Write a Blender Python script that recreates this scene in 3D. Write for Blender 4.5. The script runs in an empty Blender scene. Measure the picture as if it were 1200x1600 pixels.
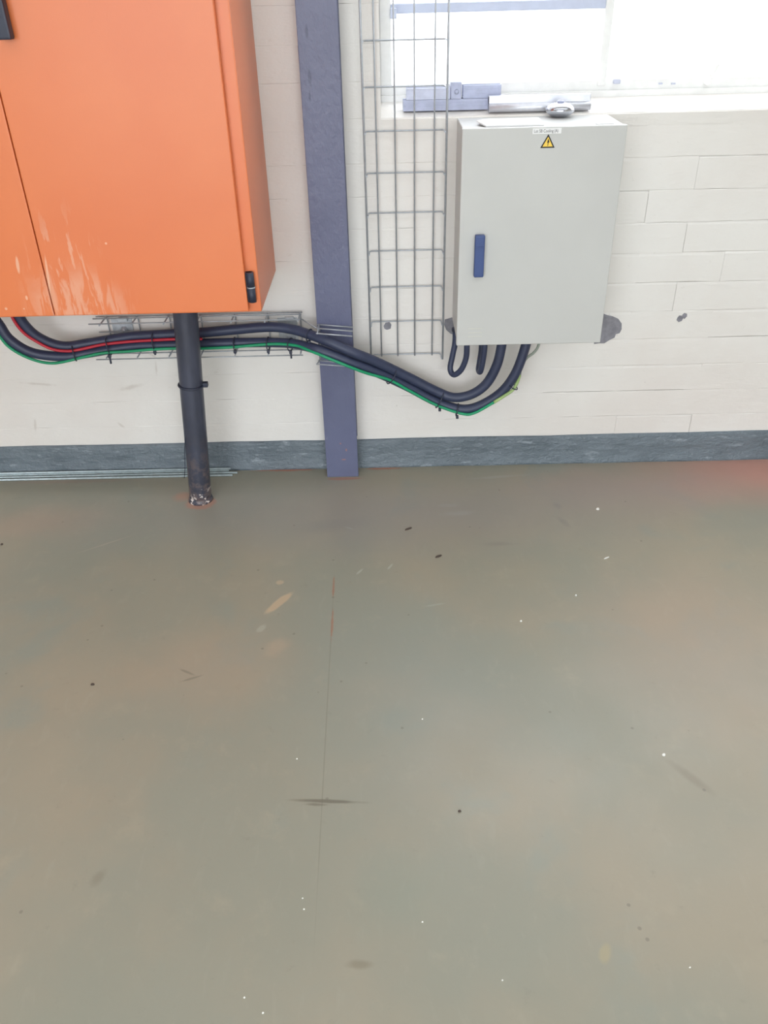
import bpy, bmesh, math, random
from mathutils import Vector, Matrix, noise as mnoise

random.seed(7)
S = bpy.context.scene
C = S.collection

# ------------------------------------------------------------------ camera
F, PIT, YAW, ROL, CH, CD = 1292.8, .5786, -.0098, -.0259, 1.3295, 2.307
_fw = Vector((math.sin(YAW) * math.cos(PIT), math.cos(YAW) * math.cos(PIT), -math.sin(PIT)))
_r = Vector((math.cos(YAW), -math.sin(YAW), 0))
_u = _r.cross(_fw)
RX = _r * math.cos(ROL) + _u * math.sin(ROL)
UX = -_r * math.sin(ROL) + _u * math.cos(ROL)
CP = Vector((0, -CD, CH))
cam = bpy.data.cameras.new('camera')
cam.sensor_fit = 'VERTICAL'
cam.sensor_height = 36
cam.lens = F / 1600 * 36
cam.clip_start = .02
camo = bpy.data.objects.new('camera', cam)
C.objects.link(camo)
camo.matrix_world = Matrix(((RX.x, UX.x, -_fw.x, CP.x), (RX.y, UX.y, -_fw.y, CP.y), (RX.z, UX.z, -_fw.z, CP.z), (0, 0, 0, 1)))
S.camera = camo

# ------------------------------------------------------------------ sky and exposure
world = bpy.data.worlds.new('overcast_sky')
S.world = world
world.use_nodes = True
bg = world.node_tree.nodes['Background']
bg.inputs['Color'].default_value = (.90, .95, 1.0, 1)
bg.inputs['Strength'].default_value = 20.0
S.view_settings.view_transform = 'Standard'
S.view_settings.look = 'None'
S.view_settings.gamma = 1
S.view_settings.use_curve_mapping = False
S.view_settings.exposure = -2.0

# hall extents
HX0, HX1, HY0, HZ = -4.2, 4.8, -4.7, 4.2
WX0, WX1, WZ0, WZ1 = -.004, 2.75, 1.0175, 2.35       # window opening in the wall we look at
SKY = [(-3.4, 4.0, -1.9, -1.4), (-3.4, 4.0, -4.0, -3.6)]  # roof lights
OPEN = (-2.6, 1.6, -.055, 2.6)                       # unseen open door, added behind the photographer for light and paint sheen


def portal(loc, rot, sx, sy):
    l = bpy.data.lights.new('sky_portal', 'AREA')
    l.shape = 'RECTANGLE'
    l.size, l.size_y = sx, sy
    l.cycles.is_portal = True
    o = bpy.data.objects.new('sky_portal', l)
    C.objects.link(o)
    o.location = loc
    o.rotation_euler = rot


portal(((WX0 + WX1) / 2, .26, (WZ0 + WZ1) / 2), (math.radians(-90), 0, 0), WX1 - WX0, WZ1 - WZ0)
for a in SKY:
    portal(((a[0] + a[1]) / 2, (a[2] + a[3]) / 2, HZ + .12), (0, 0, 0), a[1] - a[0], a[3] - a[2])
portal(((OPEN[0] + OPEN[1]) / 2, HY0 - .12, (OPEN[2] + OPEN[3]) / 2), (math.radians(90), 0, 0), OPEN[1] - OPEN[0], OPEN[3] - OPEN[2])


# ------------------------------------------------------------------ helpers
def ray(a, b):
    return _fw + RX * ((a - 600) / F) + UX * ((800 - b) / F)


def at(a, b, Y=0.0):
    d = ray(a, b)
    return CP + d * ((Y - CP.y) / d.y)


def atz(a, b, Z=0.0):
    d = ray(a, b)
    return CP + d * ((Z - CP.z) / d.z)


def lin(c):
    c = c / 255
    return c / 12.92 if c <= .04045 else ((c + .055) / 1.055) ** 2.4


def rgb(r, g, b):
    return (lin(r), lin(g), lin(b), 1)


class MB:
    """collects shapes into one mesh"""

    def __init__(s):
        s.v, s.f, s.sm = [], [], []

    def add(s, vs, fs, smooth=False):
        n = len(s.v)
        s.v += [tuple(v) for v in vs]
        s.f += [tuple(i + n for i in f) for f in fs]
        s.sm += [smooth] * len(fs)

    def box(s, x0, x1, y0, y1, z0, z1, bev=0, seg=2):
        bm = bmesh.new()
        bmesh.ops.create_cube(bm, size=1)
        for v in bm.verts:
            v.co = Vector(((x0 + x1) / 2 + v.co.x * (x1 - x0), (y0 + y1) / 2 + v.co.y * (y1 - y0), (z0 + z1) / 2 + v.co.z * (z1 - z0)))
        if bev:
            bmesh.ops.bevel(bm, geom=bm.edges[:], offset=bev, segments=seg, profile=.6, affect='EDGES')
        bm.verts.ensure_lookup_table()
        s.add([v.co.copy() for v in bm.verts], [[v.index for v in f.verts] for f in bm.faces])
        bm.free()
        return s

    def tube(s, pts, r, n=10, cap=True, closed=False):
        pts = [Vector(p) for p in pts]
        m = len(pts)
        rr = r if isinstance(r, (list, tuple)) else [r] * m
        T = []
        for i in range(m):
            if closed:
                t = pts[(i + 1) % m] - pts[i - 1]
            else:
                t = pts[min(i + 1, m - 1)] - pts[max(i - 1, 0)]
            T.append(t.normalized())
        a = Vector((0, 0, 1)) if abs(T[0].z) < .9 else Vector((1, 0, 0))
        nrm = T[0].cross(a).normalized()
        vs, fs = [], []
        for i in range(m):
            nrm = (nrm - T[i] * nrm.dot(T[i])).normalized()
            b = T[i].cross(nrm)
            for k in range(n):
                an = 2 * math.pi * k / n
                vs.append(pts[i] + (nrm * math.cos(an) + b * math.sin(an)) * rr[i])
        for i in range(m if closed else m - 1):
            j = (i + 1) % m
            for k in range(n):
                fs.append((i * n + k, i * n + (k + 1) % n, j * n + (k + 1) % n, j * n + k))
        s.add(vs, [f[::-1] for f in fs], True)
        if cap and not closed:
            n0 = len(s.v) - m * n
            s.f += [tuple(range(n0, n0 + n)), tuple(range(n0 + (m - 1) * n + n - 1, n0 + (m - 1) * n - 1, -1))]
            s.sm += [False, False]
        return s

    def lathe(s, prof, c, n=28, axis='z'):
        vs, fs = [], []
        for r, h in prof:
            for k in range(n):
                an = 2 * math.pi * k / n
                p = (r * math.cos(an), r * math.sin(an), h)
                if axis == 'y':
                    p = (p[0], -h, p[1])
                vs.append((c[0] + p[0], c[1] + p[1], c[2] + p[2]))
        for i in range(len(prof) - 1):
            for k in range(n):
                fs.append((i * n + k, i * n + (k + 1) % n, (i + 1) * n + (k + 1) % n, (i + 1) * n + k))
        fs.append(tuple(range(n - 1, -1, -1)))
        fs.append(tuple(range((len(prof) - 1) * n, len(prof) * n)))
        s.add(vs, fs, True)
        return s

    def prism(s, outline, y0, y1):
        """outline in x,z; extruded between y0 (front) and y1"""
        n = len(outline)
        vs = [(p[0], y0, p[1]) for p in outline] + [(p[0], y1, p[1]) for p in outline]
        fs = [tuple(range(n)), tuple(range(2 * n - 1, n - 1, -1))]
        for i in range(n):
            j = (i + 1) % n
            fs.append((i, i + n, j + n, j))
        s.add(vs, fs)
        return s

    def mesh(s, name):
        me = bpy.data.meshes.new(name)
        me.from_pydata(s.v, [], s.f)
        me.polygons.foreach_set('use_smooth', s.sm)
        bm = bmesh.new()
        bm.from_mesh(me)
        bmesh.ops.recalc_face_normals(bm, faces=bm.faces[:])
        bm.to_mesh(me)
        bm.free()
        return me

    def build(s, name, m, parent=None, label=None):
        o = bpy.data.objects.new(name, s.mesh(name))
        o.data.materials.append(m)
        C.objects.link(o)
        if parent:
            o.parent = parent
            o.matrix_parent_inverse = parent.matrix_world.inverted()
        if label:
            o['label'] = label
        return o


def tag(o, label, cat, group=None):
    o['label'] = label
    o['category'] = cat
    if group:
        o['group'] = group
    return o


def struct(o, label=None):
    o['kind'] = 'structure'
    if label:
        o['label'] = label
    return o


def empty(name, loc, label, cat, group=None):
    o = bpy.data.objects.new(name, None)
    o.empty_display_size = .05
    C.objects.link(o)
    o.matrix_world = Matrix.Translation(Vector(loc))
    bpy.context.view_layer.update()
    return tag(o, label, cat, group)


def spline(pts, sub=8):
    pts = [Vector(p) for p in pts]
    P = [pts[0] * 2 - pts[1]] + pts + [pts[-1] * 2 - pts[-2]]
    out = []
    for i in range(1, len(P) - 2):
        p0, p1, p2, p3 = P[i - 1:i + 3]
        for k in range(sub):
            t = k / sub
            out.append(.5 * ((2 * p1) + (p2 - p0) * t + (2 * p0 - 5 * p1 + 4 * p2 - p3) * t * t + (3 * p1 - p0 - 3 * p2 + p3) * t ** 3))
    out.append(pts[-1])
    return out


# ------------------------------------------------------------------ materials
class NT:
    def __init__(s, name):
        s.m = bpy.data.materials.new(name)
        s.m.use_nodes = True
        s.t = s.m.node_tree
        s.b = s.t.nodes['Principled BSDF']
        s.co = s.n('ShaderNodeNewGeometry').outputs['Position']

    def n(s, kind, **kw):
        nd = s.t.nodes.new(kind)
        for k, v in kw.items():
            setattr(nd, k, v)
        return nd

    def link(s, a, b):
        s.t.links.new(a, b)

    def put(s, sock, val):
        if isinstance(val, bpy.types.NodeSocket):
            s.link(val, sock)
        else:
            sock.default_value = val

    def mapping(s, loc=(0, 0, 0), rot=(0, 0, 0), scale=(1, 1, 1), kind='POINT', co=None):
        m = s.n('ShaderNodeMapping', vector_type=kind)
        s.link(co or s.co, m.inputs['Vector'])
        m.inputs['Location'].default_value = loc
        m.inputs['Rotation'].default_value = rot
        m.inputs['Scale'].default_value = scale
        return m.outputs[0]

    def noise(s, scale, detail=3, rough=.55, co=None, stretch=None, dist=0):
        nd = s.n('ShaderNodeTexNoise')
        c = co or s.co
        if stretch:
            c = s.mapping(scale=stretch, co=co)
        s.link(c, nd.inputs['Vector'])
        nd.inputs['Scale'].default_value = scale
        nd.inputs['Detail'].default_value = detail
        nd.inputs['Roughness'].default_value = rough
        nd.inputs['Distortion'].default_value = dist
        return nd.outputs['Fac']

    def ramp(s, fac, a, b, lo=0., hi=1.):
        m = s.n('ShaderNodeMapRange', interpolation_type='SMOOTHSTEP')
        s.link(fac, m.inputs['Value'])
        m.inputs['From Min'].default_value = a
        m.inputs['From Max'].default_value = b
        m.inputs['To Min'].default_value = lo
        m.inputs['To Max'].default_value = hi
        return m.outputs[0]

    def math(s, op, a, b=0.):
        m = s.n('ShaderNodeMath', operation=op)
        s.put(m.inputs[0], a)
        s.put(m.inputs[1], b)
        return m.outputs[0]

    def mix(s, fac, a, b):
        m = s.n('ShaderNodeMix', data_type='RGBA')
        s.put(m.inputs[0], fac)
        s.put(m.inputs[6], a)
        s.put(m.inputs[7], b)
        return m.outputs[2]

    def blob(s, c, rx, ry, rot=0, soft=.4, wob=.25, wsc=12, amt=1., plane='xy'):
        """mask of a stain or painted patch with a ragged outline, centre c, radii rx, ry (metres)"""
        if plane == 'xy':
            v = s.mapping(loc=(c[0], c[1], 0), rot=(0, 0, rot), scale=(rx, ry, 1e3), kind='TEXTURE')
        else:
            v = s.mapping(loc=(c[0], 0, c[2]), rot=(0, rot, 0), scale=(rx, 1e3, ry), kind='TEXTURE')
        ln = s.n('ShaderNodeVectorMath', operation='LENGTH')
        s.link(v, ln.inputs[0])
        w = s.math('MULTIPLY', s.math('SUBTRACT', s.noise(wsc, 4, .6), .5), wob * 2)
        d = s.math('ADD', ln.outputs['Value'], w)
        return s.ramp(d, 1 - soft, 1 + soft * .3, amt, 0)

    def bump(s, h, strength=.3, dist=.002):
        b = s.n('ShaderNodeBump')
        s.link(h, b.inputs['Height'])
        b.inputs['Strength'].default_value = strength
        b.inputs['Distance'].default_value = dist
        s.link(b.outputs[0], s.b.inputs['Normal'])

    def done(s, col, rough=.5, metal=0., spec=.5):
        s.put(s.b.inputs['Base Color'], col)
        s.put(s.b.inputs['Roughness'], rough)
        s.b.inputs['Metallic'].default_value = metal
        s.b.inputs['Specular IOR Level'].default_value = spec
        return s.m


def simple(name, col, rough=.5, metal=0., spec=.5, var=.08, vsc=30, bump=0, bsc=200):
    t = NT(name)
    f = t.noise(vsc, 3)
    dark = tuple(c * (1 - var * 1.5) for c in col[:3]) + (1,)
    lite = tuple(min(1, c * (1 + var)) for c in col[:3]) + (1,)
    c = t.mix(t.ramp(f, .3, .7), dark, lite)
    if bump:
        t.bump(t.noise(bsc, 3), bump)
    return t.done(c, rough, metal, spec)


# wall paint
t = NT('cream_wall_paint')
c = t.mix(t.ramp(t.noise(2.2, 4), .35, .7), rgb(234, 231, 226), rgb(228, 222, 216))
c = t.mix(t.math('MULTIPLY', t.ramp(t.noise(16, 5, .7, stretch=(1, 1, 1.6)), .64, .76), .35), c, rgb(196, 186, 174))
c = t.mix(t.math('MULTIPLY', t.ramp(t.noise(60, 3, .6), .70, .76), .35), c, rgb(170, 160, 150))
p = at(241, 570)
for (cx, cy, rx, ry, ro) in ((241, 557, .026, .005, .6), (244, 575, .005, .03, .1), (205, 605, .05, .01, -.2), (60, 600, .07, .006, .1), (55, 665, .006, .03, .2), (190, 665, .02, .006, .8)):
    p = at(cx, cy)
    c = t.mix(t.blob(p, rx * .8, ry * .8, ro, .8, .7, 50, .35, 'xz'), c, rgb(180, 168, 156))
h = t.math('ADD', t.math('MULTIPLY', t.noise(9, 4), 1.0), t.math('MULTIPLY', t.noise(45, 4, .6, stretch=(.6, 1, 1.5)), .45))
t.bump(h, .34, .010)
M_WALL = t.done(c, .5, 0, .4)
M_CEIL = simple('white_roof_sheet', rgb(225, 225, 222), .6)
M_HALL = simple('pale_hall_wall', rgb(222, 218, 210), .6)

# skirting paint
t = NT('grey_skirting_paint')
c = t.mix(t.ramp(t.noise(7, 4), .35, .7), rgb(112, 123, 131), rgb(100, 111, 119))
c = t.mix(t.math('MULTIPLY', t.ramp(t.noise(26, 5, .7, stretch=(.5, 1, 1.8)), .58, .68), .6), c, rgb(158, 168, 176))
c = t.mix(t.math('MULTIPLY', t.ramp(t.noise(70, 4, .7), .70, .76), .6), c, rgb(190, 192, 192))
t.bump(t.math('ADD', t.noise(20, 5, .65, stretch=(.5, 1, 1.4)), t.math('MULTIPLY', t.noise(80, 3), .3)), .9, .014)
M_SKIRT = t.done(c, .38, 0, .5)

# floor paint: worn green-grey coat over red oxide and concrete
t = NT('worn_green_grey_floor_paint')
c = t.mix(t.ramp(t.noise(1.7, 4, .55), .36, .64), rgb(144, 143, 129), rgb(156, 147, 129))
c = t.mix(t.math('MULTIPLY', t.ramp(t.noise(3.1, 4, .6, dist=.4), .55, .72), .5), c, rgb(135, 144, 136))
c = t.mix(t.math('MULTIPLY', t.ramp(t.noise(11, 5, .65), .55, .75), .30), c, rgb(168, 158, 138))
c = t.mix(t.math('MULTIPLY', t.ramp(t.noise(24, 5, .7), .60, .78), .30), c, rgb(120, 118, 108))
c = t.mix(t.math('MULTIPLY', t.ramp(t.noise(38, 4, .6, stretch=(1, .35, 1), dist=.5), .56, .72), .08), c, rgb(176, 170, 154))
STAINS_AND_LIGHT = [  # px x, px y, rx, ry, rotation, soft, wobble, wsc, amount, colour
    (60, 815, .26, .10, .1, .9, .4, 5, .40, (176, 148, 128)),  # orange light bounced off the cabinet, painted into the floor colour
    (330, 1045, .22, .16, 0, .9, .5, 5, .40, (172, 150, 128)),
    (1195, 733, .42, .22, 0, 1., .3, 4, .75, (200, 140, 128)),
    (980, 760, .42, .16, 0, 1., .4, 4, .55, (164, 142, 136)),
    (1090, 1000, .35, .30, .3, 1., .5, 3, .35, (178, 150, 130)),
    (445, 734, .11, .010, 0, .5, .5, 30, .8, (178, 108, 86)),
    (600, 732, .07, .007, 0, .5, .6, 30, .7, (178, 108, 86)),
    (850, 722, .20, .006, 0, .5, .6, 30, .5, (178, 112, 96)),
    (538, 748, .064, .009, 0, .4, .3, 30, .7, (172, 112, 92)),
    (314, 786, .048, .040, 0, .25, .2, 30, .8, (186, 128, 104)),
    (285, 776, .035, .030, .3, .7, .5, 20, .6, (190, 136, 110)),
    (120, 752, .25, .012, 0, .8, .5, 14, .35, (150, 120, 108)),
    (436, 942, .013, .056, -.62, .35, .35, 25, .85, (190, 166, 138)),
    (437, 910, .012, .010, 0, .4, .4, 40, .7, (188, 166, 140)),
    (408, 982, .010, .018, -.5, .5, .4, 40, .5, (176, 172, 160)),
    (432, 1010, .03, .04, -.3, .7, .5, 20, .5, (176, 156, 134)),
    (513, 1252, .075, .0050, -.06, .6, .45, 18, .75, (96, 88, 74)),
    (495, 1257, .026, .004, -.06, .7, .5, 30, .6, (100, 92, 78)),
    (562, 1507, .024, .008, 0, .8, .6, 25, .45, (112, 104, 86)),
    (300, 1060, .028, .004, .4, .6, .5, 30, .45, (104, 102, 92)),
    (292, 1050, .024, .004, -.5, .6, .5, 30, .45, (104, 102, 92)),
    (155, 1370, .012, .020, -.4, .7, .5, 30, .35, (112, 106, 92)),
    (715, 802, .05, .016, .1, .8, .7, 20, .5, (172, 168, 162)),
    (780, 745, .10, .010, .1, .8, .7, 14, .45, (168, 162, 156)),
    (700, 790, .035, .012, 0, .8, .6, 20, .4, (170, 166, 160)),
    (610, 885, .004, .016, -.5, .5, .4, 40, .5, (184, 180, 170)),
    (562, 893, .004, .016, -.6, .5, .4, 40, .5, (184, 180, 170)),
    (545, 825, .016, .004, -.5, .5, .5, 40, .5, (178, 174, 166)),
    (165, 850, .085, .004, .55, .7, .5, 20, .45, (178, 162, 146)),
    (680, 945, .03, .004, .2, .7, .5, 30, .4, (172, 170, 160)),
    (1080, 1215, .012, .060, .65, .8, .4, 12, .4, (124, 116, 102)),
    (880, 815, .012, .030, .4, .8, .6, 20, .4, (116, 112, 108)),
    (870, 790, .014, .02, .4, .8, .6, 20, .35, (116, 112, 108)),
    (780, 850, .05, .012, 0, .9, .6, 16, .3, (116, 112, 108)),
    (520, 820, .12, .04, .1, .9, .6, 10, .35, (118, 118, 112)),
    (620, 800, 1.1, .22, 0, 1., .4, 3, .55, (143, 137, 134)),  # broad greyer tone on the floor near the wall
    (660, 1090, .30, .36, .2, 1., .5, 3, .40, (134, 142, 136)),
    (945, 1490, .010, .020, -.4, .6, .5, 30, .5, (172, 158, 124)),
    (620, 1390, .10, .10, 0, 1., .5, 6, .30, (132, 142, 130)),
]
for (a, b, rx, ry, ro, so, wo, ws, am, cc) in STAINS_AND_LIGHT:
    q = atz(a, b)
    c = t.mix(t.blob(q, rx, ry, ro, so, wo, ws, am), c, rgb(*cc))
# spots
v = t.n('ShaderNodeTexVoronoi')
t.link(t.co, v.inputs['Vector'])
v.inputs['Scale'].default_value = 13
c = t.mix(t.math('MULTIPLY', t.ramp(v.outputs['Distance'], .03, .055, 1, 0), .5), c, rgb(110, 104, 96))
# construction joint: a hairline with flaking red paint in its first stretch
ja, jb = atz(523, 885), atz(491, 1480)
ang = math.atan2(jb.y - ja.y, jb.x - ja.x)
mid = (ja + jb) / 2
ln_ = (jb - ja).length / 2
c = t.mix(t.blob(mid, ln_, .0016, ang, .6, .35, 9, .30), c, rgb(96, 92, 82))
for (a, b, L) in ((521, 918, .05), (519, 975, .06)):
    q = atz(a, b)
    c = t.mix(t.blob(q, L, .0030, ang, .4, .6, 40, .65), c, rgb(160, 104, 80))
t.bump(t.math('ADD', t.noise(6, 4), t.math('MULTIPLY', t.noise(90, 3), .12)), .10, .01)
M_FLOOR = t.done(c, t.ramp(t.noise(5, 4), .3, .7, .34, .46), 0, .45)

# orange paint with peeled streaks low on the doors
t = NT('orange_cabinet_paint')
c = t.mix(t.ramp(t.noise(3, 3), .3, .7), rgb(228, 126, 74), rgb(224, 119, 68))
st = t.noise(17, 5, .6, stretch=(2.6, 1, .45), dist=.6)
msk = t.math('MULTIPLY', t.ramp(st, .47, .55), t.blob((-.745, 0, .655), .14, .11, 0, .5, .35, 9, 1., 'xz'))
msk2 = t.math('MULTIPLY', t.ramp(t.noise(23, 4, .6, stretch=(2.4, 1, .4)), .55, .61), t.blob((-.76, 0, .74), .09, .17, 0, .6, .3, 9, 1., 'xz'))
c = t.mix(t.math('MULTIPLY', t.math('MAXIMUM', msk, msk2), .55), c, rgb(234, 178, 150))
for (px, py, rx, ry) in ((28, 413, .004, .022), (10, 482, .004, .004), (38, 482, .002, .002), (42, 465, .003, .006), (75, 430, .003, .05), (166, 380, .003, .003)):
    q = at(px, py, -.35)
    c = t.mix(t.blob(q, rx, ry, .1, .4, .3, 30, .7, 'xz'), c, rgb(240, 190, 160))
t.bump(t.noise(350, 2), .05, .002)
M_ORANGE = t.done(c, .34, 0, .65)

# column paint
t = NT('blue_grey_column_paint')
c = t.mix(t.ramp(t.noise(4, 4), .3, .7), rgb(104, 109, 137), rgb(96, 100, 128))
c = t.mix(t.math('MULTIPLY', t.ramp(t.noise(40, 4, .6, stretch=(1.6, 1, .6)), .70, .76), .5), c, rgb(140, 145, 165))
for (a, b, rx, ry) in ((537, 718, .008, .003), (541, 703, .003, .006), (532, 693, .003, .004)):
    q = at(a, b, -.064)
    c = t.mix(t.blob(q, rx, ry, 0, .5, .5, 40, .7, 'xz'), c, rgb(168, 120, 112))
for (a, b, rx, ry) in ((479, 50, .004, .014), (484, 120, .005, .022), (484, 150, .003, .014)):
    q = at(a, b, -.064)
    c = t.mix(t.blob(q, rx, ry, 0, .5, .5, 50, .7, 'xz'), c, rgb(72, 78, 104))
t.bump(t.math('ADD', t.noise(60, 4, .65, stretch=(1.2, 1, .7)), t.math('MULTIPLY', t.noise(14, 3), .5)), .35, .006)
M_COL = t.done(c, .33, 0, .5)

t = NT('black_painted_pipe')
c = t.mix(t.ramp(t.noise(18, 4, stretch=(1, 1, .35)), .35, .7), rgb(58, 61, 74), rgb(70, 74, 90))
g = t.n('ShaderNodeSeparateXYZ')
t.link(t.co, g.inputs[0])
low = t.ramp(g.outputs['Z'], .03, .26, 1, 0)
c = t.mix(t.math('MULTIPLY', t.math('MULTIPLY', t.ramp(t.noise(35, 5, .7), .42, .62), low), .55), c, rgb(132, 112, 104))
low2 = t.ramp(g.outputs['Z'], .02, .075, 1, 0)
c = t.mix(t.math('MULTIPLY', t.ramp(t.noise(60, 5, .7), .57, .62), low2), c, rgb(225, 215, 208))
t.bump(t.noise(50, 4, stretch=(1, 1, .5)), .25, .004)
M_PIPE = t.done(c, .36, 0, .5)

M_PANEL = simple('light_grey_panel_paint', rgb(199, 199, 196), .42, 0, .5, .015, 5, .04, 500)
M_PANELLINE = simple('pale_embossed_plate', rgb(206, 206, 198), .5, 0, .5, .01)
M_BLUE = simple('dark_blue_plastic', rgb(60, 80, 132), .42, 0, .5, .04)
M_BLACK = simple('black_plastic', rgb(48, 53, 70), .45, 0, .5, .06)
M_CABLE = simple('black_cable_sheath', rgb(54, 61, 86), .45, 0, .5, .06, 40)  # black sheath lifted towards blue: lens veil put into the base colour
M_RED = simple('red_cable_sheath', rgb(190, 40, 58), .45, 0, .5, .04)
M_GREEN = simple('green_earth_sheath', rgb(26, 150, 104), .45, 0, .5, .06)
M_YG = simple('yellow_green_earth_sheath', rgb(160, 186, 120), .45, 0, .5, .06)
M_GREYWIRE = simple('grey_green_wire_sheath', rgb(150, 158, 146), .5, 0, .5, .05)
M_ZINC = simple('galvanised_wire', rgb(178, 183, 190), .38, .35, .5, .06, 90)
M_ZINCPL = simple('galvanised_plate', rgb(190, 195, 200), .42, .3, .5, .10, 60)
M_ROD = simple('zinc_threaded_rod', rgb(190, 204, 208), .36, .3, .5, .08, 80)
M_ALU = simple('bright_aluminium', rgb(224, 226, 234), .38, .6, .5, .05, 40)
M_STEEL = simple('dull_grey_steel', rgb(172, 177, 200), .45, .2, .5, .06, 40)
M_CHAN = simple('pale_zinc_channel', rgb(196, 200, 218), .45, .2, .5, .05, 40)
M_KNOB = simple('satin_chrome', rgb(196, 198, 206), .2, .95, .5, .05, 40)
M_FRAME = simple('white_window_paint', rgb(238, 238, 236), .4, 0, .5, .03)
M_TRANSOM = simple('blue_grey_window_steel', rgb(196, 204, 226), .4, 0, .5, .03)
M_PAPER = simple('white_paper', rgb(240, 240, 240), .6, 0, .4, .01)
M_INK = simple('black_print', rgb(40, 40, 46), .6, 0, .3, .01)
M_YEL = simple('warning_yellow', rgb(250, 212, 90), .5, 0, .4, .02)
M_CEMENT = simple('bare_grey_cement', rgb(140, 139, 146), .8, 0, .3, .10, 60, .5, 90)
M_CHIPW = simple('white_chip', rgb(240, 238, 232), .6, 0, .4, .02)
M_CHIPD = simple('dark_crumb', rgb(84, 72, 66), .7, 0, .3, .05)
M_YARD = simple('pale_concrete_yard', rgb(214, 212, 206), .8, 0, .3, .04, 1)

t = NT('clear_window_glass')
tr = t.n('ShaderNodeBsdfTransparent')
gl = t.n('ShaderNodeBsdfGlossy')
gl.inputs['Roughness'].default_value = .02
mx = t.n('ShaderNodeMixShader')
mx.inputs[0].default_value = .06
t.link(tr.outputs[0], mx.inputs[1])
t.link(gl.outputs[0], mx.inputs[2])
out = [n for n in t.t.nodes if n.type == 'OUTPUT_MATERIAL'][0]
t.link(mx.outputs[0], out.inputs['Surface'])
M_GLASS = t.m

# ------------------------------------------------------------------ hall shell
FACE = 0.0            # nominal brick face
BODY = .004           # wall core / joint depth
TH = .30
w = MB()
w.box(HX0, WX0, BODY, TH, -.05, HZ)
w.box(WX0, WX1, BODY, TH, -.05, WZ0 - .03)
w.box(WX1, HX1, BODY, TH, -.05, HZ)
w.box(WX0, WX1, BODY, TH, WZ1, HZ)
wall = struct(w.build('wall_back', M_WALL), 'cream painted brick wall with the window in it')

fl = MB().box(HX0, HX1, HY0, .02, -.06, 0).build('floor', M_FLOOR)
struct(fl, 'worn green-grey painted concrete floor')
struct(MB().box(HX0 - .2, HX0, HY0 - .2, TH, -.06, HZ).build('wall_left', M_HALL))
struct(MB().box(HX1, HX1 + .2, HY0 - .2, TH, -.06, HZ).build('wall_right', M_HALL))
w = MB()
w.box(HX0, OPEN[0], HY0 - .2, HY0, -.06, HZ).box(OPEN[1], HX1, HY0 - .2, HY0, -.06, HZ)
w.box(OPEN[0], OPEN[1], HY0 - .2, HY0, OPEN[3], HZ)
struct(w.build('wall_front', M_HALL))
w = MB()
ys = [HY0 - .2, SKY[1][2], SKY[1][3], SKY[0][2], SKY[0][3], TH]
for i in range(0, 5, 2):
    w.box(HX0 - .2, HX1 + .2, ys[i], ys[i + 1], HZ, HZ + .08)
for a in SKY:
    w.box(HX0 - .2, a[0], a[2], a[3], HZ, HZ + .08).box(a[1], HX1 + .2, a[2], a[3], HZ, HZ + .08)
struct(w.build('ceiling', M_CEIL))
struct(MB().box(-40, 40, -45, 60, -.30, -.07).build('ground', M_YARD))

# bricks ------------------------------------------------------------
CZ, CH0, BL = .0776, .0832, .235
shared = {}


def brick_mesh(L, H, strong, var):
    key = (round(L, 3), round(H, 3), strong, var)
    if key in shared:
        return shared[key]
    rnd = random.Random(hash(key) & 0xffff)
    shown = strong and var == 0 and L > .2
    ex = .0018
    et = (.0085 + .003 * (var - 1)) if strong else .0020
    eb = .0022 if strong else .0012
    dep = BODY - .0002
    off = -rnd.uniform(0, .0003)
    nx, nz = 5, 3
    vs, fs = [], []
    for j in range(nz + 2):
        for i in range(nx + 2):
            rim = i in (0, nx + 1) or j in (0, nz + 1)
            x = 0 if i == 0 else L if i == nx + 1 else ex + (L - 2 * ex) * (i - 1) / (nx - 1)
            z = 0 if j == 0 else H if j == nz + 1 else eb + (H - et - eb) * (j - 1) / (nz - 1)
            if rim:
                # perpend joints are filled with paint; bed joints show
                y = ((.0036, .0030, .0012)[var] if strong else (.0004, .0009, .0013)[var]) if j in (0, nz + 1) else (.0010 if shown else 0)
                if strong and j == nz + 1 and rnd.random() < .25:
                    y *= .4
            else:
                y = 0 if i in (1, nx) and not shown else off + rnd.uniform(-.0003, .0003)
                if j in (1, nz):
                    z += rnd.uniform(-.0022, .0012)
            vs.append((x, y, z))
    W = nx + 2
    for j in range(nz + 1):
        for i in range(nx + 1):
            fs.append((j * W + i, j * W + i + 1, (j + 1) * W + i + 1, (j + 1) * W + i))
    me = bpy.data.meshes.new('brick')
    me.from_pydata(vs, [], fs)
    me.polygons.foreach_set('use_smooth', [0 < i < nx and j in (0, nz) for j in range(nz + 1) for i in range(nx + 1)])
    me.materials.append(M_WALL)
    shared[key] = me
    return me


def lay(x0, x1, z0, z1, j):
    x = x0 - (BL / 2 if j % 2 else 0)
    while x < x1 - 1e-4:
        a, b = max(x, x0), min(x + BL, x1)
        if b - a > .02:
            strong = a > .42 and z0 < .86 and random.random() < (.85 if z0 > .38 else .35)
            o = bpy.data.objects.new('brick', brick_mesh(b - a, z1 - z0, strong, random.randrange(3)))
            C.objects.link(o)
            o.parent = wall
            o.location = (a, 0, z0)
        x += BL


BX0, BX1 = -1.88, 1.88
for j in range(-1, 11):
    z0 = CZ + CH0 * j
    lay(BX0, BX1, max(z0, 0), z0 + CH0, j)
lay(BX0, BX1, CZ + CH0 * 11, WZ0, 11)
j = 12
zz = WZ0
while zz < 1.75:
    lay(-.70, WX0, zz, zz + CH0, j)
    zz += CH0
    j += 1
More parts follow.
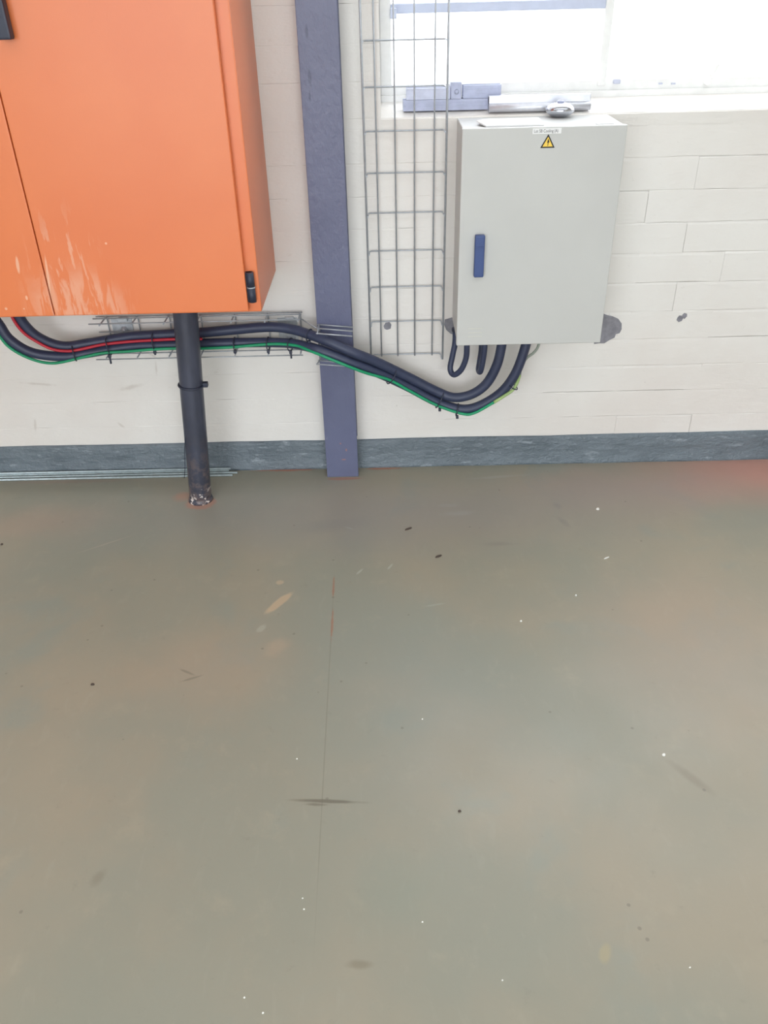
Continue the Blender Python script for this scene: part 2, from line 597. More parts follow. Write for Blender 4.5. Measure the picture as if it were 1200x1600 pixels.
# plain rendered courses round the brick field (same paint)
w = MB()
w.box(HX0, BX0, 0, BODY, 0, HZ).box(BX1, HX1, 0, BODY, 0, WZ0)
w.box(BX0, -.70, 0, BODY, WZ0, HZ).box(-.70, WX0, 0, BODY, zz, HZ)
w.build('render_coat', M_WALL, wall)

# bare cement round the panel's fixings, plugged holes


def patch(px, py, pts, name='cement_patch', m=None, y=-.0022):
    o = [at(px + a, py + b) for a, b in pts]
    mb = MB()
    mb.prism([(p.x, p.z) for p in o][::-1], y, .002)
    return mb.build(name, m or M_CEMENT, wall)


patch(940, 510, [(-12, -22), (0, -21), (8, -18), (17, -16), (26, -12), (31, -5), (31, 4), (28, 10), (22, 12), (20, 17), (12, 21), (4, 26), (-4, 26), (-12, 27)])
patch(700, 510, [(-5, -11), (6, -14), (14, -10), (14, 14), (4, 11), (-3, 5), (-6, -3)])
patch(1065, 495, [(-7, 2), (-4, -2), (0, -2), (2, 2), (0, 6), (-5, 8), (-8, 5)], 'plugged_hole')
patch(1065, 495, [(1, -3), (4, -6), (8, -5), (8, -1), (4, 3), (1, 1)], 'plugged_hole')
patch(605.5, 509, [(-6, 0), (-3, -5), (3, -6), (6, -2), (5, 4), (-1, 6), (-5, 4)], 'plugged_hole')

# skirting band: uneven top edge, slightly proud
n = 240
x0, x1 = -2.2, 2.4
vs, fs = [], []
for i in range(n + 1):
    x = x0 + (x1 - x0) * i / n
    zt = .0985 + .0022 * mnoise.noise(Vector((x * 3.1, 0, 0))) + .0012 * mnoise.noise(Vector((x * 11, 3, 0)))
    yo = .0015 * mnoise.noise(Vector((x * 6, 7, 0)))
    yf = .002 * mnoise.noise(Vector((x * 8, 17, 0)))
    vs += [(x, .002, zt + .001), (x, -.0035, zt), (x, -.006 + yo, zt - .012), (x, -.006 - yo, .05), (x, -.007 + yf, .006), (x, -.011 + yf, 0), (x, .01, -.01), (x, .01, zt)]
for i in range(n):
    for k in range(8):
        fs.append((i * 8 + k, i * 8 + (k + 1) % 8, (i + 1) * 8 + (k + 1) % 8, (i + 1) * 8 + k))
mb = MB()
mb.add(vs, fs, True)
struct(mb.build('baseboard_back', M_SKIRT), 'grey painted band along the foot of the wall')

# ------------------------------------------------------------------ window
SB = .15
win = bpy.data.objects.new('window_1', None)
C.objects.link(win)
struct(win, 'steel framed window above the grey panel')
# sloping, rough rendered sill
vs, fs = [], []
ns = 60
for i in range(ns + 1):
    x = WX0 + (WX1 - WX0) * i / ns
    e = .0025 * mnoise.noise(Vector((x * 9, 2, 1))) + .001 * mnoise.noise(Vector((x * 30, 2, 1)))
    vs += [(x, -.001 + e * .6, WZ0 - .031), (x, -.002 + e * .6, WZ0 - .003 + e), (x, .002, WZ0 + e * .5), (x, .08, WZ0 + .008), (x, SB + .06, WZ0 + .028), (x, SB + .06, WZ0 - .031)]
for i in range(ns):
    for k in range(6):
        fs.append((i * 6 + k, i * 6 + (k + 1) % 6, (i + 1) * 6 + (k + 1) % 6, (i + 1) * 6 + k))
mb = MB()
mb.add(vs, fs, False)
mb.build('window_sill', M_WALL, win)
fz = WZ0 + .014
mb = MB()
mb.box(WX0, WX1, SB, SB + .045, fz, fz + .020, .003)
mb.box(WX0, WX1, SB + .008, SB + .040, fz + .018, fz + .044, .003)
mb.build('bottom_rail', M_FRAME, win)
MB().box(WX0, WX1, SB, SB + .045, WZ1 - .04, WZ1, .003).build('top_rail', M_FRAME, win)
MB().box(WX0, WX0 + .03, SB + .004, SB + .041, fz + .043, WZ1 - .039, .003).build('side_stile', M_FRAME, win)
MB().box(WX1 - .03, WX1, SB + .004, SB + .041, fz + .043, WZ1 - .039, .003).build('side_stile', M_FRAME, win)
mxs = [at(950, 20, SB + .02).x, 1.45, 2.1]
for x in mxs:
    MB().box(x - .011, x + .011, SB + .005, SB + .04, fz + .03, WZ1 - .03, .003).build('mullion', M_FRAME, win)
zt = at(780, 10, SB + .02).z
MB().box(WX0 + .03, mxs[0] - .011, SB + .002, SB + .038, zt - .010, zt + .012, .003).build('transom', M_TRANSOM, win)
xs = [WX0 + .03] + mxs + [WX1 - .03]
for i in range(len(xs) - 1):
    zs = [fz + .04, zt, WZ1 - .035] if i == 0 else [fz + .04, WZ1 - .035]
    for k in range(len(zs) - 1):
        MB().box(xs[i] - .003, xs[i + 1] + .003, SB + .021, SB + .025, zs[k], zs[k + 1]).build('glass_pane', M_GLASS, win)
q = at(616, 21, SB - .01)
MB().box(q.x - .010, q.x + .006, SB - .02, SB + .004, q.z - .012, q.z + .012, .003).build('stay_bracket', M_TRANSOM, win)
q = at(1106, 118, SB)
h = MB().box(q.x - .006, q.x + .006, SB - .018, SB + .012, q.z - .022, q.z + .012, .003)
h.tube(spline([(q.x, SB - .014, q.z + .004), (q.x + .004, SB - .03, q.z + .012), (q.x + .01, SB - .034, q.z + .03)]), .004, 8)
h.build('catch', M_FRAME, win)
q = at(963, 127, SB)
MB().box(q.x - .007, q.x + .010, SB - .006, SB + .012, q.z - .006, q.z + .006, .002).build('stop', M_CHAN, win)
for a in (1033, 1053):
    q = at(a, 131, SB)
    MB().box(q.x - .005, q.x + .005, SB + .002, SB + .012, q.z - .0018, q.z + .0018, .0005).build('screw', M_CHAN, win)

# ------------------------------------------------------------------ steel column
cl, cr, cf = -.1974, -.0993, -.0641
col = empty('steel_column', ((cl + cr) / 2, cf, 0), 'tall blue-grey painted steel column standing against the wall', 'column')
MB().box(cl, cr, cf, cf + .009, 0, HZ - .01, .0015).build('flange', M_COL, col)
MB().box((cl + cr) / 2 - .003, (cl + cr) / 2 + .003, cf + .008, -.009, 0, HZ - .01).build('web', M_COL, col)
MB().box(cl, cr, -.011, -.0015, .115, HZ - .01, .0015).build('flange', M_COL, col)

# ------------------------------------------------------------------ orange cabinet
ox1, oz0, of = -.307, .6355, -.352
seam = -.8096
ox0, oz1 = 2 * seam - ox1, 2.05
cab = empty('orange_cabinet', ((ox0 + ox1) / 2, of / 2, oz0), 'large orange steel electrical cabinet with two doors fixed to the wall', 'cabinet')
bf = of + .020
mb = MB()
mb.box(ox0, ox1, bf, -.001, oz0, oz1, .003)
mb.build('body', M_ORANGE, cab)
dl = ox0 + .029
dr = ox1 - .029
for k, (a, b) in enumerate(((dl, seam - .0012), (seam + .0012, dr))):
    d = MB().box(a, b, of, bf - .002, oz0 + .008, oz1 - .03, .0025).build('door', M_ORANGE, cab)
    hx = b if k else a
    for zc in (.700, 1.35, 1.95):
        s = 1 if k else -1
        hm = MB()
        cxh = hx + s * .011
        hm.tube([(cxh, bf - .010, zc - .036), (cxh, bf - .010, zc - .001)], .0095, 12)
        hm.tube([(cxh, bf - .010, zc + .001), (cxh, bf - .010, zc + .036)], .0095, 12)
        hm.box(cxh - .011, cxh + .006, bf - .012, bf + .001, zc - .036, zc + .036, .001)
        hm.build('hinge', M_BLACK, d, 'black barrel hinge')
        MB().tube([(cxh, bf - .010, zc - .0015), (cxh, bf - .010, zc + .0015)], .0102, 12).build('hinge_washer', M_ZINC, d)
    if k:
        q = at(15, 62, of - .02)
        hb = MB().box(q.x - .022, q.x + .006, of - .028, of - .004, q.z, q.z + .15, .004)
        hb.box(q.x - .018, q.x + .002, of - .006, of + .001, q.z + .05, q.z + .13, .002)
        hb.build('handle', M_BLACK, d, 'dark blue-black lever handle')

# ------------------------------------------------------------------ black pipe under the cabinet
pb = Vector((-.5756, -.1797, 0))
pt = Vector((-.5303, -.1797, oz0 + .0005))
pr = .0325
pipe = empty('steel_pipe', pb, 'thick black painted steel pipe from floor to orange cabinet', 'pipe')
MB().tube([pb + (pt - pb) * (i / 24) for i in range(25)], pr, 32).build('tube', M_PIPE, pipe)
c0 = pb + (pt - pb) * .02
mb = MB()
prof = [(pr + .005, 0), (pr + .004, .005), (pr + .002, .010), (pr + .0005, .014)]
mb.lathe(prof, pb, 28)
mb.build('foot_collar', M_PIPE, pipe)
ck = at(297, 601, pb.y)
tt = (ck.z - pb.z) / pt.z
cc = pb + (pt - pb) * tt
ax = (pt - pb).normalized()
e1 = ax.cross(Vector((0, 1, 0))).normalized()
e2 = ax.cross(e1)
ring = [cc + (e1 * math.cos(2 * math.pi * i / 36) + e2 * math.sin(2 * math.pi * i / 36)) * (pr + .0015) for i in range(36)]
band = MB().tube(ring, .0034, 8, closed=True).build('strap', M_BLACK, pipe, 'black strap round the pipe')
sx = cc.x + pr + .008
MB().box(sx - .007, sx + .007, cc.y - .012, cc.y + .004, cc.z - .005, cc.z + .008, .002).build('strap_head', M_BLACK, band)
ws = at(291, 700, pb.y - .005)
MB().tube(spline([(ws.x + .012, pb.y - .02, ws.z + .06), (ws.x, pb.y - .02, ws.z + .01), at(289, 730, pb.y - .02), at(288, 747, pb.y - .02)]), .0012, 6).build('loose_wire', M_BLACK, pipe, 'thin dark wire end hanging off the pipe')


# ------------------------------------------------------------------ wire basket trays
WR = .0020


def wire(parent, pts, r=WR, m=None):
    return MB().tube(pts, r, 8).build('wire', m or M_ZINC, parent)


# upright tray beside the column
by, ly = -.0085, -.044
tr = empty('wire_tray', at(635, 553, by), 'upright galvanised wire cable tray hanging on the wall beside the grey panel', 'cable tray')
tops = 2.1


def vline(px, py, Y, z0, z1):
    p = at(px, py, Y)
    return [(p.x, Y, z0), (p.x, Y, z1)]


zrow = [at(635, y, by).z for y in (553, 501, 448, 390, 331, 269, 203, 133, 62)]
dz = (zrow[-1] - zrow[0]) / 8
z0r = zrow[0]
for px in (595, 621, 648, 675.5):
    wire(tr, vline(px, 501, by - .0042, z0r - .004, tops))
lx0 = at(579, 530, ly).x
lx1 = at(692, 530, ly).x
for x in (lx0, lx1):
    wire(tr, [(x, ly, z0r - .004), (x, ly, tops)], .0028)
k = 0
while z0r + dz * k < tops:
    z = z0r + dz * k
    wire(tr, [(lx0 + .0035, ly - .003, z), (lx0 + .0035, ly + .012, z), (lx0 + .0045, by - .005, z), (lx0 + .009, by, z), (lx1 - .009, by, z), (lx1 - .0045, by - .005, z), (lx1 - .0035, ly + .012, z), (lx1 - .0035, ly - .003, z)])
    k += 1
for z in (z0r + dz * 11.4,):
    MB().box(.02, .13, by - .006, -.0005, z, z + .03, .001).build('wall_bracket', M_ZINCPL, tr)

# level tray behind the pipe
yb = -.0085
za = at(300, 491, yb).z
zb = at(300, 541.5, yb).z
xa = at(157, 525, yb).x
xb = at(475, 520, yb).x
tr2 = empty('wire_tray', ((xa + xb) / 2, yb, zb), 'level galvanised wire cable tray on the wall under the orange cabinet', 'cable tray')
lips = (-.040, -.082)
for z in (za, (za + zb) / 2 + .003, zb):
    wire(tr2, [(xa, yb - .0042, z), (xb, yb - .0042, z)], .0019)
for y in lips:
    wire(tr2, [(xa, y, za + .004), (xb, y, za + .004)], .0019)
    wire(tr2, [(xa, y, zb - .004), (xb, y, zb - .004)], .0019)
for px in (171, 219, 268, 317, 370, 421, 471):
    x = at(px, 515, yb).x
    wire(tr2, [(x, lips[1] - .003, za), (x, yb - .008, za), (x, yb, za - .008), (x, yb, zb + .008), (x, yb - .008, zb), (x, lips[1] - .003, zb)], .0021)
q0, q1 = at(472, 499, -.040), at(500, 516, -.078)
wire(tr2, [q0, q1], .0019)
for (px, py, w2, h2) in ((192, 513, .030, .030), (450, 514, .028, .034)):
    q = at(px, py, -.004)
    bk = MB().box(q.x - w2, q.x + w2, -.0040, -.0006, q.z - h2, q.z + h2, .001).build('bracket', M_ZINCPL, tr2, 'small galvanised fixing plate')
    MB().lathe([(.011, 0), (.011, .003), (.007, .0035), (.007, .009), (.004, .011)], (q.x + .004, -.004, q.z - .004), 6, 'y').build('bolt', M_ZINC, bk)
    for s in ((1,) if px < 300 else (1, -1)):
        MB().box(q.x - .006, q.x + .020, -.016, -.003, q.z + s * h2 * .92 - .004, q.z + s * h2 * .92 + .006, .001).build('clip', M_ZINCPL, bk)

# short tray piece bent round the front of the column
yf = cf - .0035
tr3 = empty('wire_tray', at(520, 570, yf), 'short piece of galvanised wire tray crossing the front of the column', 'cable tray')
l3 = (yf, yf - .030, yf - .068)
A, B = at(496, 507, yf), at(551.5, 511.5, yf)
for y in l3:
    wire(tr3, [(A.x, y, A.z), (B.x, y, B.z)], .0021)
E_, G = at(497, 563, yf - .030), at(549, 568, yf - .030)
wire(tr3, [E_, G], .0019)
E2, G2 = at(494, 569, l3[2]), at(545, 572.5, l3[2])
wire(tr3, [E2, G2], .0019)
xq = A.x + .004
wire(tr3, [(xq, l3[2] - .003, A.z), (xq, yf - .004, A.z), (xq, yf - .001, A.z - .006), (xq, yf - .001, E_.z + .004), (xq - .001, yf - .030, E_.z), (E2.x + .002, l3[2], E2.z)], .0021)

# ------------------------------------------------------------------ grey panel
xl, pw, zbm, ph, pf = .186, .3883, .4785, .5376, -.1914
xr, ztp = xl + pw, zbm + ph
pan = empty('electrical_panel', (xl + pw / 2, pf / 2, zbm), 'light grey steel electrical panel with a single door on the wall', 'electrical panel')
dth = .018
mb = MB()
mb.box(xl + .003, xr - .003, pf + dth + .002, -.003, zbm + .003, ztp - .002, .003)
mb.build('body', M_PANEL, pan)
MB().box(xl + .012, xr - .012, pf + dth - .004, pf + dth + .004, zbm + .012, ztp - .012).build('gasket', M_BLACK, pan)
door = MB().box(xl, xr, pf, pf + dth, zbm, ztp, .003, 3).build('door', M_PANEL, pan)
h0, h1 = at(750, 367, pf - .01), at(747.5, 432.5, pf - .01)
hm = MB()
hx = (h0.x + h1.x) / 2
hm.box(hx - .0125, hx + .0125, pf - .018, pf - .002, h1.z, h0.z, .004, 3)
hm.box(hx - .009, hx + .009, pf - .003, pf + .001, h1.z + .006, h0.z - .006)
hd = hm.build('handle', M_BLUE, door, 'dark blue swing handle')
MB().box(hx - .0105, hx + .0105, pf - .0195, pf - .017, h0.z - .030, h0.z - .027, .0005).build('handle_groove', M_BLUE, hd)
for yy in (513.5, 520, 526):
    a, b = at(731, yy, pf), at(753, yy - .5, pf)
    MB().box(a.x, b.x, pf - .0008, pf + .0005, a.z - .0012, a.z + .0012, .0003).build('embossed_line', M_PANELLINE, door)
# name strip with print
a, b = at(832, 209.5, pf), at(877.5, 200.5, pf)
nm = MB().box(a.x, b.x, pf - .0009, pf + .0003, a.z, b.z + .001).build('name_strip', M_PAPER, door, 'white printed strip with small black lettering')


def text(body, x, z, size, y, parent, m, width=None):
    cu = bpy.data.curves.new('print', 'FONT')
    cu.body = body
    cu.size = size
    cu.align_x = 'CENTER'
    cu.align_y = 'CENTER'
    cu.resolution_u = 3
    to = bpy.data.objects.new('print_tmp', cu)
    C.objects.link(to)
    bpy.context.view_layer.update()
    me = bpy.data.meshes.new_from_object(to.evaluated_get(bpy.context.evaluated_depsgraph_get()))
    bpy.data.objects.remove(to)
    xs_ = [v.co.x for v in me.vertices]
    k_ = width / (max(xs_) - min(xs_)) if width else 1
    for v in me.vertices:
        v.co = Vector((x + v.co.x * k_, y, z + v.co.y))
    me.materials.append(m)
    o = bpy.data.objects.new('lettering', me)
    C.objects.link(o)
    o.parent = parent
    o.matrix_parent_inverse = parent.matrix_world.inverted()
    return o


text('Lot 5B Cooling (A)', (a.x + b.x) / 2 - .002, (a.z + b.z) / 2 + .0005, .0098, pf - .0011, nm, M_INK, (b.x - a.x) * .84)
# warning triangle
tp, tl, trr = at(856.8, 209.5, pf), at(844, 231.5, pf), at(866.5, 230.5, pf)
zl = (tl.z + trr.z) / 2
ws_ = MB().prism([(tl.x, zl), (trr.x, zl), ((tl.x + trr.x) / 2, tp.z)], pf - .0008, pf + .0003).build('warning_sign', M_INK, door, 'black bordered yellow triangle with a lightning bolt')
cx, cz = (tl.x + trr.x) / 2, zl + (tp.z - zl) / 3


def inner(k):
    return [(cx + (p[0] - cx) * k, cz + (p[1] - cz) * k) for p in ((tl.x, zl), (trr.x, zl), (cx, tp.z))]


MB().prism(inner(.72), pf - .0011, pf - .0005).build('yellow_field', M_YEL, ws_)
bolt = [(.0010, .0125), (.0040, .0020), (.0014, .0028), (.0004, -.0068), (-.0012, -.0068), (-.0006, .0010), (-.0028, .0016), (-.0002, .0120)]
bolt = [(cx + .0005 + p[0] * .8, cz + p[1] * .8) for p in bolt]
mb = MB()
mb.prism([bolt[i] for i in (0, 1, 2, 7)], pf - .0014, pf - .0008)
mb.prism([bolt[i] for i in (2, 3, 4, 5)], pf - .0014, pf - .0008)
mb.prism([bolt[i] for i in (7, 2, 5, 6)], pf - .0014, pf - .0008)
mb.build('lightning_bolt', M_INK, ws_)

# ------------------------------------------------------------------ cables


def cable(name, path, r, m, label, cat='cable', n=14):
    pts = spline([at(*p) if len(p) == 3 else p for p in path], 7)
    o = MB().tube(pts, r, n).build(name, m)
    tag(o, label, cat)
    return o, pts


R1 = .0140
A_ = [(24, 478, -.115), (35, 503, -.11), (60, 527, -.10), (98, 541, -.085), (140, 536, -.066), (200, 526.5, -.055), (250, 523, -.055), (311, 520, -.055), (367, 515, -.055), (419, 511, -.060), (454, 514, -.072), (483, 522.5, -.095), (514, 534, -.122), (552, 551, -.128), (585, 564, -.110), (637.5, 589, -.085), (681, 611, -.08), (709, 621, -.085), (737, 616, -.09), (760, 599.5, -.095), (776, 571, -.10), (783.5, 541, -.10), (784.5, 522, -.10)]
B_ = [(-30, 462, -.105), (-12, 492, -.105), (0, 509, -.105), (16, 531, -.105), (50, 551, -.10), (98, 557, -.09), (135, 552, -.075), (200, 541.5, -.062), (250, 539, -.060), (311, 537, -.060), (367, 535.5, -.060), (419, 535, -.062), (454, 536.5, -.075), (478, 541, -.098), (500, 547.5, -.122), (544, 564, -.126), (592, 583, -.105), (637, 604, -.085), (681, 627, -.08), (719, 639, -.085), (748, 634.5, -.09), (783, 613, -.095), (806, 582, -.10), (821, 541, -.10), (824, 522, -.10)]
ca, pa = cable('power_cable', A_, R1, M_CABLE, 'upper of the two thick black cables running from orange cabinet to grey panel')
cb, pbp = cable('power_cable', B_, R1, M_CABLE, 'lower of the two thick black cables, the one with the green wire along it')

g_off = -.016
G_ = [(-30, 480, -.11), (-14, 508, -.112), (0, 526, -.115), (14, 542, -.115), (37, 556, -.115), (62, 565, -.11), (84, 567.5, -.10), (105, 564, -.098), (128, 558.5, -.092), (162, 551.5, -.086), (200, 549, -.080), (237, 546, -.078), (272, 544.5, -.077), (313, 544.5, -.077), (361, 542.5, -.077), (396, 539.5, -.080), (431, 537.5, -.083), (463, 540, -.097), (478, 545.5, -.116), (504, 556, -.140), (542, 571.5, -.145), (571, 582.5, -.134), (608, 593.5, -.116), (637, 609, -.104), (681, 632.5, -.098), (722, 646.5, -.100), (742, 645, -.104), (772, 628.5, -.110)]
Y_ = [(772, 628.5, -.110), (788, 618.5, -.111), (801, 609.5, -.110), (808, 598, -.104), (812, 586, -.090), (815, 572, -.078), (823, 559.5, -.072), (834, 551, -.070), (841, 541, -.070), (845, 524, -.070)]
gn = empty('earth_cable', at(722, 646, -.1), 'thin green earth cable tied along the lower black cable', 'cable')
MB().tube(spline([at(*p) for p in G_], 7), .0042, 10).build('green_sheath', M_GREEN, gn)
MB().tube(spline([at(*p) for p in Y_[:5]], 7), .0046, 10).build('striped_sheath', M_YG, gn, 'pale yellow-green end of the earth cable')
MB().tube(spline([at(*p) for p in Y_[4:]], 7), .0040, 10).build('bare_tail', M_GREYWIRE, gn, 'grey-green tail going up behind the panel')
RD = [(12, 478, -.125), (22, 501, -.125), (37, 520, -.12), (56, 533, -.115), (80, 545, -.108), (104, 548.5, -.100), (125, 546, -.088), (160, 538.5, -.078), (200, 534, -.073), (240, 531.5, -.072), (272, 530, -.072), (300, 529, -.070), (316, 530, -.062)]
cable('red_cable', RD, .0042, M_RED, 'thin red cable lying between the black cables at left', n=10)

L1 = [(711.5, 512, -.075), (711, 535, -.075), (707, 556, -.078), (703.5, 574, -.083), (706, 583.5, -.092), (712, 585, -.102), (721, 577, -.110), (728, 560, -.116), (729.5, 541, -.120), (729.5, 520, -.120)]
cable('looped_cable', L1, .0082, M_CABLE, 'slim black cable looped open below the left corner of grey panel')
L2 = [(753, 514, -.060), (752.5, 545, -.062), (749.5, 566, -.066), (748, 577, -.075), (750, 581, -.088), (752.5, 573, -.102), (755.5, 556, -.110), (757, 541, -.112), (757, 520, -.112)]
cable('looped_cable', L2, .0086, M_CABLE, 'slim black cable hanging in a narrow closed loop below grey panel')
for (px, Y, r) in ((711.5, -.075, .011), (730, -.120, .011), (754, -.086, .013), (784.3, -.10, .018), (824, -.10, .018)):
    x = at(px, 530, Y).x
    MB().lathe([(r, -.004), (r, .004), (r * .96, .006)], (x, Y, zbm + .001), 16).build('cable_gland', M_BLACK, pan)


# cable ties: bands of the lower cable that bind the bundle
def tie(c, tng, r1, r2, tail=None, par=None):
    tng = tng.normalized()
    a1 = tng.cross(Vector((0, 1, 0))).normalized()
    a2 = tng.cross(a1)
    pts = [c + a1 * math.cos(2 * math.pi * i / 24) * r1 + a2 * math.sin(2 * math.pi * i / 24) * r2 for i in range(24)]
    mb = MB().tube(pts, .0017, 6, closed=True)
    if tail:
        s, L = tail
        p = c + a1 * r1 * s + a2 * 0
        d = Vector((0, 0, -1)) if abs(a1.z) > .3 else a1
        st_ = c + Vector((0, -r2 * .5, -r1))
        mb.box(st_.x - .004, st_.x + .004, st_.y - .004, st_.y + .004, st_.z - .005, st_.z + .004, .001)
        mb.tube([st_, st_ + Vector((.001, -.004, -L))], .0028, 6)
    mb.build('cable_tie', M_BLACK, par or cb)


def near(pts, px, Yg=-.09):
    q = at(px, 560, Yg)
    i = min(range(1, len(pts) - 1), key=lambda k: abs(pts[k].x - q.x) + (100 if False else 0))
    return pts[i], pts[i + 1] - pts[i - 1]


for (px, up, tail) in ((119, .012, None), (169, .016, (1, .022)), (238, .016, (1, .008)), (370, .0, (1, .006)), (418, .0, (1, .008)), (454, .0, (1, .018)), (614, .014, None), (690, .018, (1, .004)), (719, .0, (1, .004))):
    p, tg = near(pbp, px)
    if up:
        tie(p + Vector((0, -.004, up * .72)), tg, R1 + up * .75, R1 + .007, tail)
    else:
        tie(p + Vector((0, -.004, -.002)), tg, R1 + .004, R1 + .007, tail)
p = at(801, 603, -.10)
tie(p, at(806, 582, -.10) - at(783, 613, -.095), R1 + .002, R1 + .003)
p, tg = near(pa, 485)
tie(p + Vector((0, 0, -.002)), tg, R1 + .003, R1 + .003, (1, .012), ca)

# ------------------------------------------------------------------ rods at the foot of the wall
RODS = [(-.0160, .0036, 358, 'lower rear thin zinc rod lying on floor against the foot of wall'),
        (-.0300, .0036, 371, 'longest thin zinc rod, reaching furthest past the pipe on the floor'),
        (-.0450, .0036, 363, 'frontmost of the thin zinc rods lying on floor along the wall'),
        (-.0161, .0109, 361, 'thin zinc rod lying on top of the rear floor rod against the wall')]
for (y, z, px, lab) in RODS:
    xe = at(px, 740, y).x
    o = MB().tube([(-2.6, y, z), (xe, y, z)], .0035, 12).build('zinc_rod', M_ROD)
    tag(o, lab, 'rod', 'zinc rods along the wall')


# ------------------------------------------------------------------ things on the sill
def channel(x0, x1, yc, z0, w_, h_, th, name, m, label, cat='metal profile'):
    """open C-shaped steel profile lying along the sill"""
    o = [(-w_ / 2, 0), (w_ / 2, 0), (w_ / 2, h_), (w_ / 2 - .006, h_), (w_ / 2 - .006, h_ - th), (w_ / 2 - th, h_ - th), (w_ / 2 - th, th), (-w_ / 2 + th, th), (-w_ / 2 + th, h_ - th), (-w_ / 2 + .006, h_ - th), (-w_ / 2 + .006, h_), (-w_ / 2, h_)]
    vs = [(x0, yc + a, z0 + b) for a, b in o] + [(x1, yc + a, z0 + b) for a, b in o]
    n = len(o)
    fs = [(i, (i + 1) % n, (i + 1) % n + n, i + n) for i in range(n)]
    mb = MB()
    mb.add(vs, fs)
    mb.f += [(0, 1, 6, 7), (1, 2, 5, 6), (2, 3, 4, 5), (0, 7, 8, 11), (8, 9, 10, 11)]
    mb.f += [tuple(i + n for i in f) for f in ((0, 1, 6, 7), (1, 2, 5, 6), (2, 3, 4, 5), (0, 7, 8, 11), (8, 9, 10, 11))]
    mb.sm += [False] * 10
    # two rolled grooves along the front web
    for k in (.33, .66):
        mb.box(x0, x1, yc - w_ / 2 - .0012, yc - w_ / 2 + .0005, z0 + h_ * k - .0015, z0 + h_ * k + .0015)
    return tag(mb.build(name, m), label, cat)


def sillz(y):
    return WZ0 + .001 + .008 * max(0, min(1, (y - .006) / .074)) if y < .08 else WZ0 + .009 + .020 * (y - .08) / (SB + .06 - .08)


a, b = at(630, 178, .045), at(764, 172, .045)
z0 = sillz(.065) + .001
h1_ = .0255
channel(a.x, b.x, .065, z0, .040, h1_, .0025, 'steel_channel', M_STEEL, 'lower grey steel channel of the stack on the window sill')
a2 = at(635, 160, .05)
b2 = at(703, 160, .05)
channel(a2.x, b2.x, .066, z0 + h1_ + .0005, .036, .026, .0025, 'steel_channel', M_CHAN, 'short bright channel stacked on the grey one behind the wire tray')
q = at(713, 150, .045)
bk = empty('clamp_block', (q.x, .06, z0 + h1_), 'small square grey clamp block with a bolt on the stacked channel', 'clamp')
MB().box(q.x - .0145, q.x + .0125, .038, .088, z0 + h1_ + .0008, z0 + h1_ + .040, .002).build('body', M_STEEL, bk)
MB().lathe([(.006, 0), (.006, .003), (.003, .004)], (q.x, .038, z0 + h1_ + .018), 12, 'y').build('bolt', M_STEEL, bk)
a3, b3 = at(723, 150, .06), at(782, 148, .06)
channel(a3.x, b3.x, .068, z0 + h1_ + .0005, .034, .030, .0025, 'steel_bar', M_STEEL, 'darker steel bar on the sill behind the bright aluminium profile')
# bright aluminium profile: two parallel round-edged ribs
a4, b4 = at(763, 176, .022), at(921, 170, .022)
zs = sillz(.03) + .001
ap = empty('aluminium_profile', ((a4.x + b4.x) / 2, .02, zs), 'bright aluminium profile lying on the sill behind the grey panel', 'metal profile')
mb = MB()
mb.tube([(a4.x, .018, zs + .0105), (b4.x, .018, zs + .0105)], .0105, 20)
mb.tube([(a4.x, .030, zs + .0265), (b4.x, .030, zs + .0265)], .0105, 20)
mb.build('ribs', M_ALU, ap)
MB().box(a4.x, b4.x, .018, .040, zs + .0005, zs + .037, .002).build('back_web', M_ALU, ap)
# round knob-like fitting on the panel top
q = atz(877.5, 178, ztp + .012)
kn = empty('round_fitting', (q.x, -.05, ztp), 'round shiny metal fitting standing on top of the grey panel', 'fitting')
kc = atz(877.5, 184, ztp)
kc = Vector((kc.x, -.028, ztp - .0018))
MB().lathe([(.016, 0), (.020, .002), (.030, .007), (.036, .014), (.036, .020), (.030, .027), (.020, .031), (.010, .033)], kc, 36).build('rim', M_KNOB, kn)
MB().lathe([(.009, .0325), (.009, .036), (.006, .038)], kc, 20).build('centre_button', M_STEEL, kn)
# flat sheet and small strip on the panel top
a, b = atz(752, 193, ztp), atz(844, 190, ztp)
sh = MB()
zt_ = ztp - .0015
v0 = [(a.x + .006, pf + .024, zt_ + .001), (b.x, pf + .022, zt_ + .001), (b.x + .004, pf + .13, zt_ + .001), (a.x + .012, pf + .125, zt_ + .001), (a.x - .012, pf + .065, zt_ + .006)]
vs = v0 + [(p[0], p[1], p[2] + .0035) for p in v0]
sh.add(vs, [(0, 1, 2, 3, 4), (9, 8, 7, 6, 5), (0, 5, 6, 1), (1, 6, 7, 2), (2, 7, 8, 3), (3, 8, 9, 4), (4, 9, 5, 0)])
tag(sh.build('paper_sheet', M_PAPER), 'flat white folded sheet lying on top of the grey panel', 'paper')
a, b = atz(926, 190, ztp), atz(951, 188, ztp)
tag(MB().box(a.x, b.x, pf + .022, pf + .032, zt_ + .0005, zt_ + .003, .0005).build('thin_strip', M_PAPER), 'thin pale strip near the right corner of the panel top', 'strip')


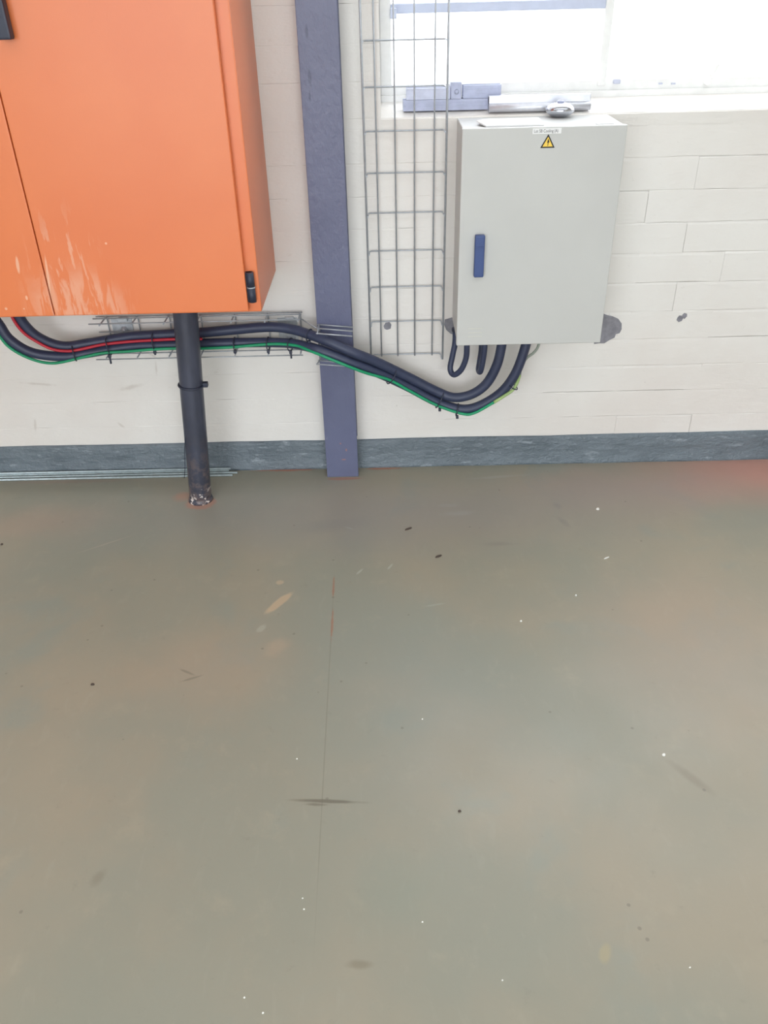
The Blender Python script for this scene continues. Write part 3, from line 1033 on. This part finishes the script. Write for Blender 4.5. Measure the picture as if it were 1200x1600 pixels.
# ------------------------------------------------------------------ crumbs on the floor
def chip(px, py, L, W, H, rot, m, name, label, cat, group=None):
    p = atz(px, py)
    rnd = random.Random(px * 7 + py)
    o = []
    for k in range(7):
        an = 2 * math.pi * k / 7
        o.append((L / 2 * math.cos(an) * rnd.uniform(.8, 1.1), W / 2 * math.sin(an) * rnd.uniform(.75, 1.1)))
    cr_, sr = math.cos(rot), math.sin(rot)
    o = [(x * cr_ - y * sr, x * sr + y * cr_) for x, y in o]
    vs = [(x, y, 0) for x, y in o] + [(x * .8, y * .8, H * rnd.uniform(.8, 1.1)) for x, y in o]
    n = 7
    fs = [tuple(range(n))[::-1], tuple(range(n, 2 * n))] + [(i, (i + 1) % n, (i + 1) % n + n, i + n) for i in range(n)]
    mb = MB()
    mb.add(vs, fs)
    ob = mb.build(name, m)
    ob.location = (p.x, p.y, .0003)
    return tag(ob, label, cat, group)


chip(934, 796, .011, .009, .004, .3, M_CHIPW, 'paint_chip', 'largest white chip on the floor, right of and below the grey panel', 'chip')
chip(948, 872, .021, .005, .002, .5, M_CHIPW, 'paint_sliver', 'thin white sliver lying on the floor', 'chip')
for (px, py) in ((900, 931), (814, 971)):
    chip(px, py, .0055, .005, .003, .2, M_CHIPW, 'paint_chip', 'tiny white chip on the middle of the floor', 'chip', 'white chips on mid floor')
chip(1037, 1180, .008, .007, .003, .2, M_CHIPW, 'paint_chip', 'tiny white chip on the floor at right, nearer the viewer', 'chip')
for (px, py) in ((785, 1532), (382, 1559), (411, 1583), (475, 1421), (473, 1404), (660, 1441), (660, 1124), (1078, 1512), (464, 1186)):
    chip(px, py, .0034, .003, .0015, .2, M_CHIPW, 'grit_grain', 'tiny pale grit grain on the near floor', 'grit', 'pale grit on the near floor')
chip(638, 827, .024, .006, .004, .5, M_CHIPD, 'dark_crumb', 'dark brown splinter on the floor, nearer the wall of two', 'crumb')
chip(685, 870, .022, .007, .004, .5, M_CHIPD, 'dark_crumb', 'dark brown splinter on the floor, further from the wall of two', 'crumb')
chip(3, 851, .008, .007, .003, .5, M_CHIPD, 'dark_crumb', 'dark crumb at the left edge of the floor', 'crumb')
chip(145, 1070, .010, .007, .003, .1, M_CHIPD, 'dark_crumb', 'dark crumb alone on the left of the floor', 'crumb')
chip(718, 1268, .006, .005, .003, .1, M_CHIPD, 'dark_crumb', 'tiny dark crumb right of the dark scuff line on floor', 'crumb')
